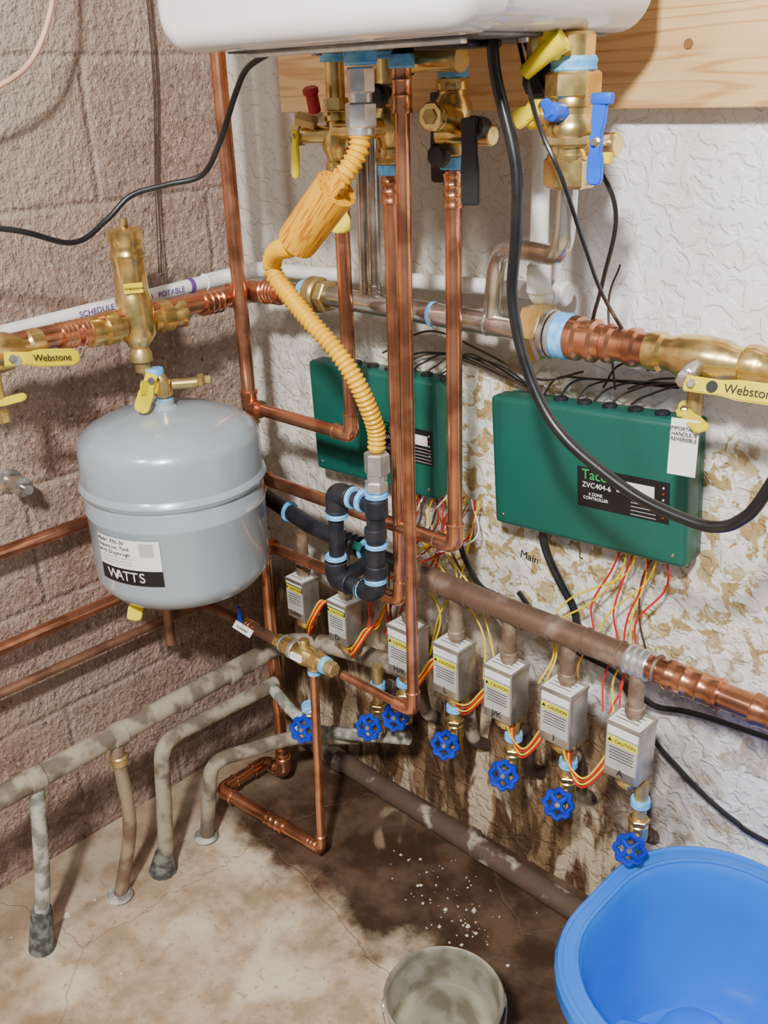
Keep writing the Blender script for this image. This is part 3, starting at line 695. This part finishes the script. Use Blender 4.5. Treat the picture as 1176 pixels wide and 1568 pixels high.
cable('cord',[(.90,-.02,.50),(.963,-.02,.42),(1.01,-.02,.385),(1.06,-.02,.355),(1.11,-.02,.335),(1.164,-.02,.325),(1.4,-.02,.33)],.0042,rubber)
cable('cord',[(.55,-.03,.72),(.60,-.06,.66),(.63,-.05,.60),(.66,-.04,.585)],.005,rubber)
grp('thin_wall_wire')
cable('wire',[(.010,-.155,1.75),(.010,-.160,1.45),(.010,-.185,1.25),(.03,-.215,1.10)],.0015,wire_br)
cable('wire',[(.010,-.160,1.75),(.010,-.168,1.45),(.010,-.192,1.25),(.03,-.22,1.10)],.0012,wire_br)
grp('hanging_cable')
cable('cable',[(.1,-.36,1.70),(.1,-.385,1.56),(.1,-.40,1.51),(.1,-.44,1.45),(.1,-.50,1.415),(.1,-.62,1.38)],.004,cablep,10,10)
grp('wall_anchor_bolt')
lathe('bolt',(0,-.555,.795),EX,[(0,.022),(.004,.022),(.006,.014),(.03,.012),(.034,.017),(.05,.017),(.052,.008),(.07,.008)],steel,20)
grp('zone_name_tag')
quad('tag',(.278,-.300,.490),(.75,.4,-.5),(.3,.2,.8),.038,.018,labelw); text('Lower',(.2785,-.3018,.491),(.75,.4,-.5),(.3,.2,.8),.009,ink); cyl('tag_stem',(.258,-.29,.505),EZ,.004,.04,blue)
grp('wall_marker_writing')
text('Main',(.700,-.0012,.655),(1,0,-.1),EZ,.020,ink); text('L',(.80,-.0012,.69),EX,EZ,.016,ink)

# ------------------------------------------------------------------ tub
grp('plastic_tub')
def rr_outline(x0,x1,y0,y1,rad,n=10):
    out=[]
    for cx,cy,s in ((x1-rad,y1-rad,0),(x0+rad,y1-rad,1),(x0+rad,y0+rad,2),(x1-rad,y0+rad,3)):
        for k in range(n+1):
            an=math.pi/2*(s+k/n); out.append((cx+rad*math.cos(an),cy+rad*math.sin(an)))
    return out
def loft(name,rings,m,closeb=True,ang=35):
    vs=[];fs=[];n=len(rings[0][0])
    for o,z in rings: vs+=[(q[0],q[1],z) for q in o]
    for i in range(len(rings)-1):
        for k in range(n):
            l=(k+1)%n; fs.append((i*n+k,i*n+l,(i+1)*n+l,(i+1)*n+k))
    if closeb: fs.append(tuple((len(rings)-1)*n+k for k in range(n)))
    me=bpy.data.meshes.new(name); me.from_pydata(vs,[],fs); me.update(); return link(name,me,m,True,ang)
def ro_(i,rad=.165): return rr_outline(.998+i,1.56-i,-.450+i,-.022-i,rad-i*.5)
loft('tub_wall',[(ro_(.045),.002),(ro_(.042),.0),(ro_(.022),.235),(ro_(.020),.240),(ro_(.004),.242),(ro_(-.002),.248),(ro_(-.003),.272),(ro_(.001),.279),(ro_(.010),.281),(ro_(.022),.279),(ro_(.026),.272),(ro_(.030),.262),(ro_(.036),.20),(ro_(.052),.03),(ro_(.060),.012),(ro_(.075),.007)],tubm)
sweep('rim_bead',[V((q[0],q[1],.279)) for q in ro_(.003)],.0045,tubm,8,True)
sweep('inner_rim_bead',[V((q[0],q[1],.2775)) for q in ro_(.022)],.0035,tubm,8,True)
loft('foot_ring',[(ro_(.050),.0),(ro_(.06),.001)],tubm,True)
lathe('floor_dome',(1.150,-.165,.006),EZ,[(0,.062),(.018,.058),(.028,.045),(.032,.02),(.033,0)],tubm,32)
box('step_block',(1.090,-.245,.020),(.09,.10,.032),tubm,Matrix.Rotation(.5,3,'Z'),.012,4)
box('molded_ridge',(1.24,-.30,.018),(.05,.12,.025),tubm,Matrix.Rotation(-.6,3,'Z'),.011,4)

grp('metal_bucket')
bx,by=.900,-.472
lathe('bucket_wall',(bx,by,0),EZ,[(.004,.0),(.004,.068),(0,.070),(.008,.072),(.07,.077),(.073,.079),(.076,.077),(.185,.083),(.19,.087),(.195,.0875),(.198,.085),(.195,.0825),(.187,.0815),(.13,.079),(.127,.0775),(.124,.0785),(.08,.075),(.02,.069),(.012,.066)],tin,64)
lathe('residue',(bx,by,.010),EZ,[(0,.0),(0,.067),(.012,.0695),(.014,.060),(.010,.03),(.010,.0)],rust_in,48)
qd=V((.7071,.7071,0)); fd=V((.7071,-.7071,0))
for s in (-1,1): cyl('bail_ear',V((bx,by,.180))+qd*s*.086,qd,.010,.008,tin,.2,14)
wp=[]
for k in range(17):
    an=math.pi*k/16
    wp.append(V((bx,by,.182))+qd*.090*math.cos(an)+fd*.092*math.sin(an)+V((0,0,-.03))*math.sin(an))
sweep('bail_wire',wp,.0017,steel,8)

# debris flakes
grp('plaster_debris')
bm=bmesh.new()
clus=[(.62,-.16,.05),(.72,-.20,.04)]
for i in range(100):
    if i<75:
        c_=random.choice(clus); x=random.gauss(c_[0],c_[2]); y=random.gauss(c_[1],c_[2]*.8)
        if y>-.02: continue
    else: x=random.uniform(.1,.95); y=random.uniform(-.9,-.05)
    s=random.choice((.0010,.0012,.0015,.002,.003)); 
    if random.random()<.08: s*=2.2
    k=random.randint(4,6); a0=random.random()*6; top=[];bot=[]
    for j in range(k):
        an=a0+2*math.pi*j/k; q=s*random.uniform(.6,1.4); top.append(bm.verts.new((x+q*math.cos(an)*.8,y+q*math.sin(an)*.8,s*.5))); bot.append(bm.verts.new((x+q*math.cos(an),y+q*math.sin(an),0)))
    bm.faces.new(top)
    for j in range(k): bm.faces.new((bot[j],bot[(j+1)%k],top[(j+1)%k],top[j]))
me=bpy.data.meshes.new('flakes'); bm.to_mesh(me); bm.free(); link('flakes',me,flake,False)

# ------------------------------------------------------------------ lights
def area(name,loc,tgt,size,power,col):
    l=bpy.data.lights.new(name,'AREA'); l.shape='DISK'; l.size=size; l.energy=power; l.color=col
    o=bpy.data.objects.new(name,l); scene.collection.objects.link(o); o.location=loc
    o.rotation_euler=(V(tgt)-V(loc)).to_track_quat('-Z','Y').to_euler(); return o
area('fill_light',(1.75,-1.95,2.45),(.6,-.2,.8),.18,122,(1,.975,.94))
area('fill_light',(.75,-2.3,2.5),(.4,-.2,.5),.30,26,(1,.97,.93))  # weaker fill light added beside the key, not an actual ceiling fixture
w=bpy.data.worlds.new('world'); scene.world=w; w.use_nodes=True
w.node_tree.nodes['Background'].inputs[0].default_value=(.94,.95,.97,1); w.node_tree.nodes['Background'].inputs[1].default_value=.27
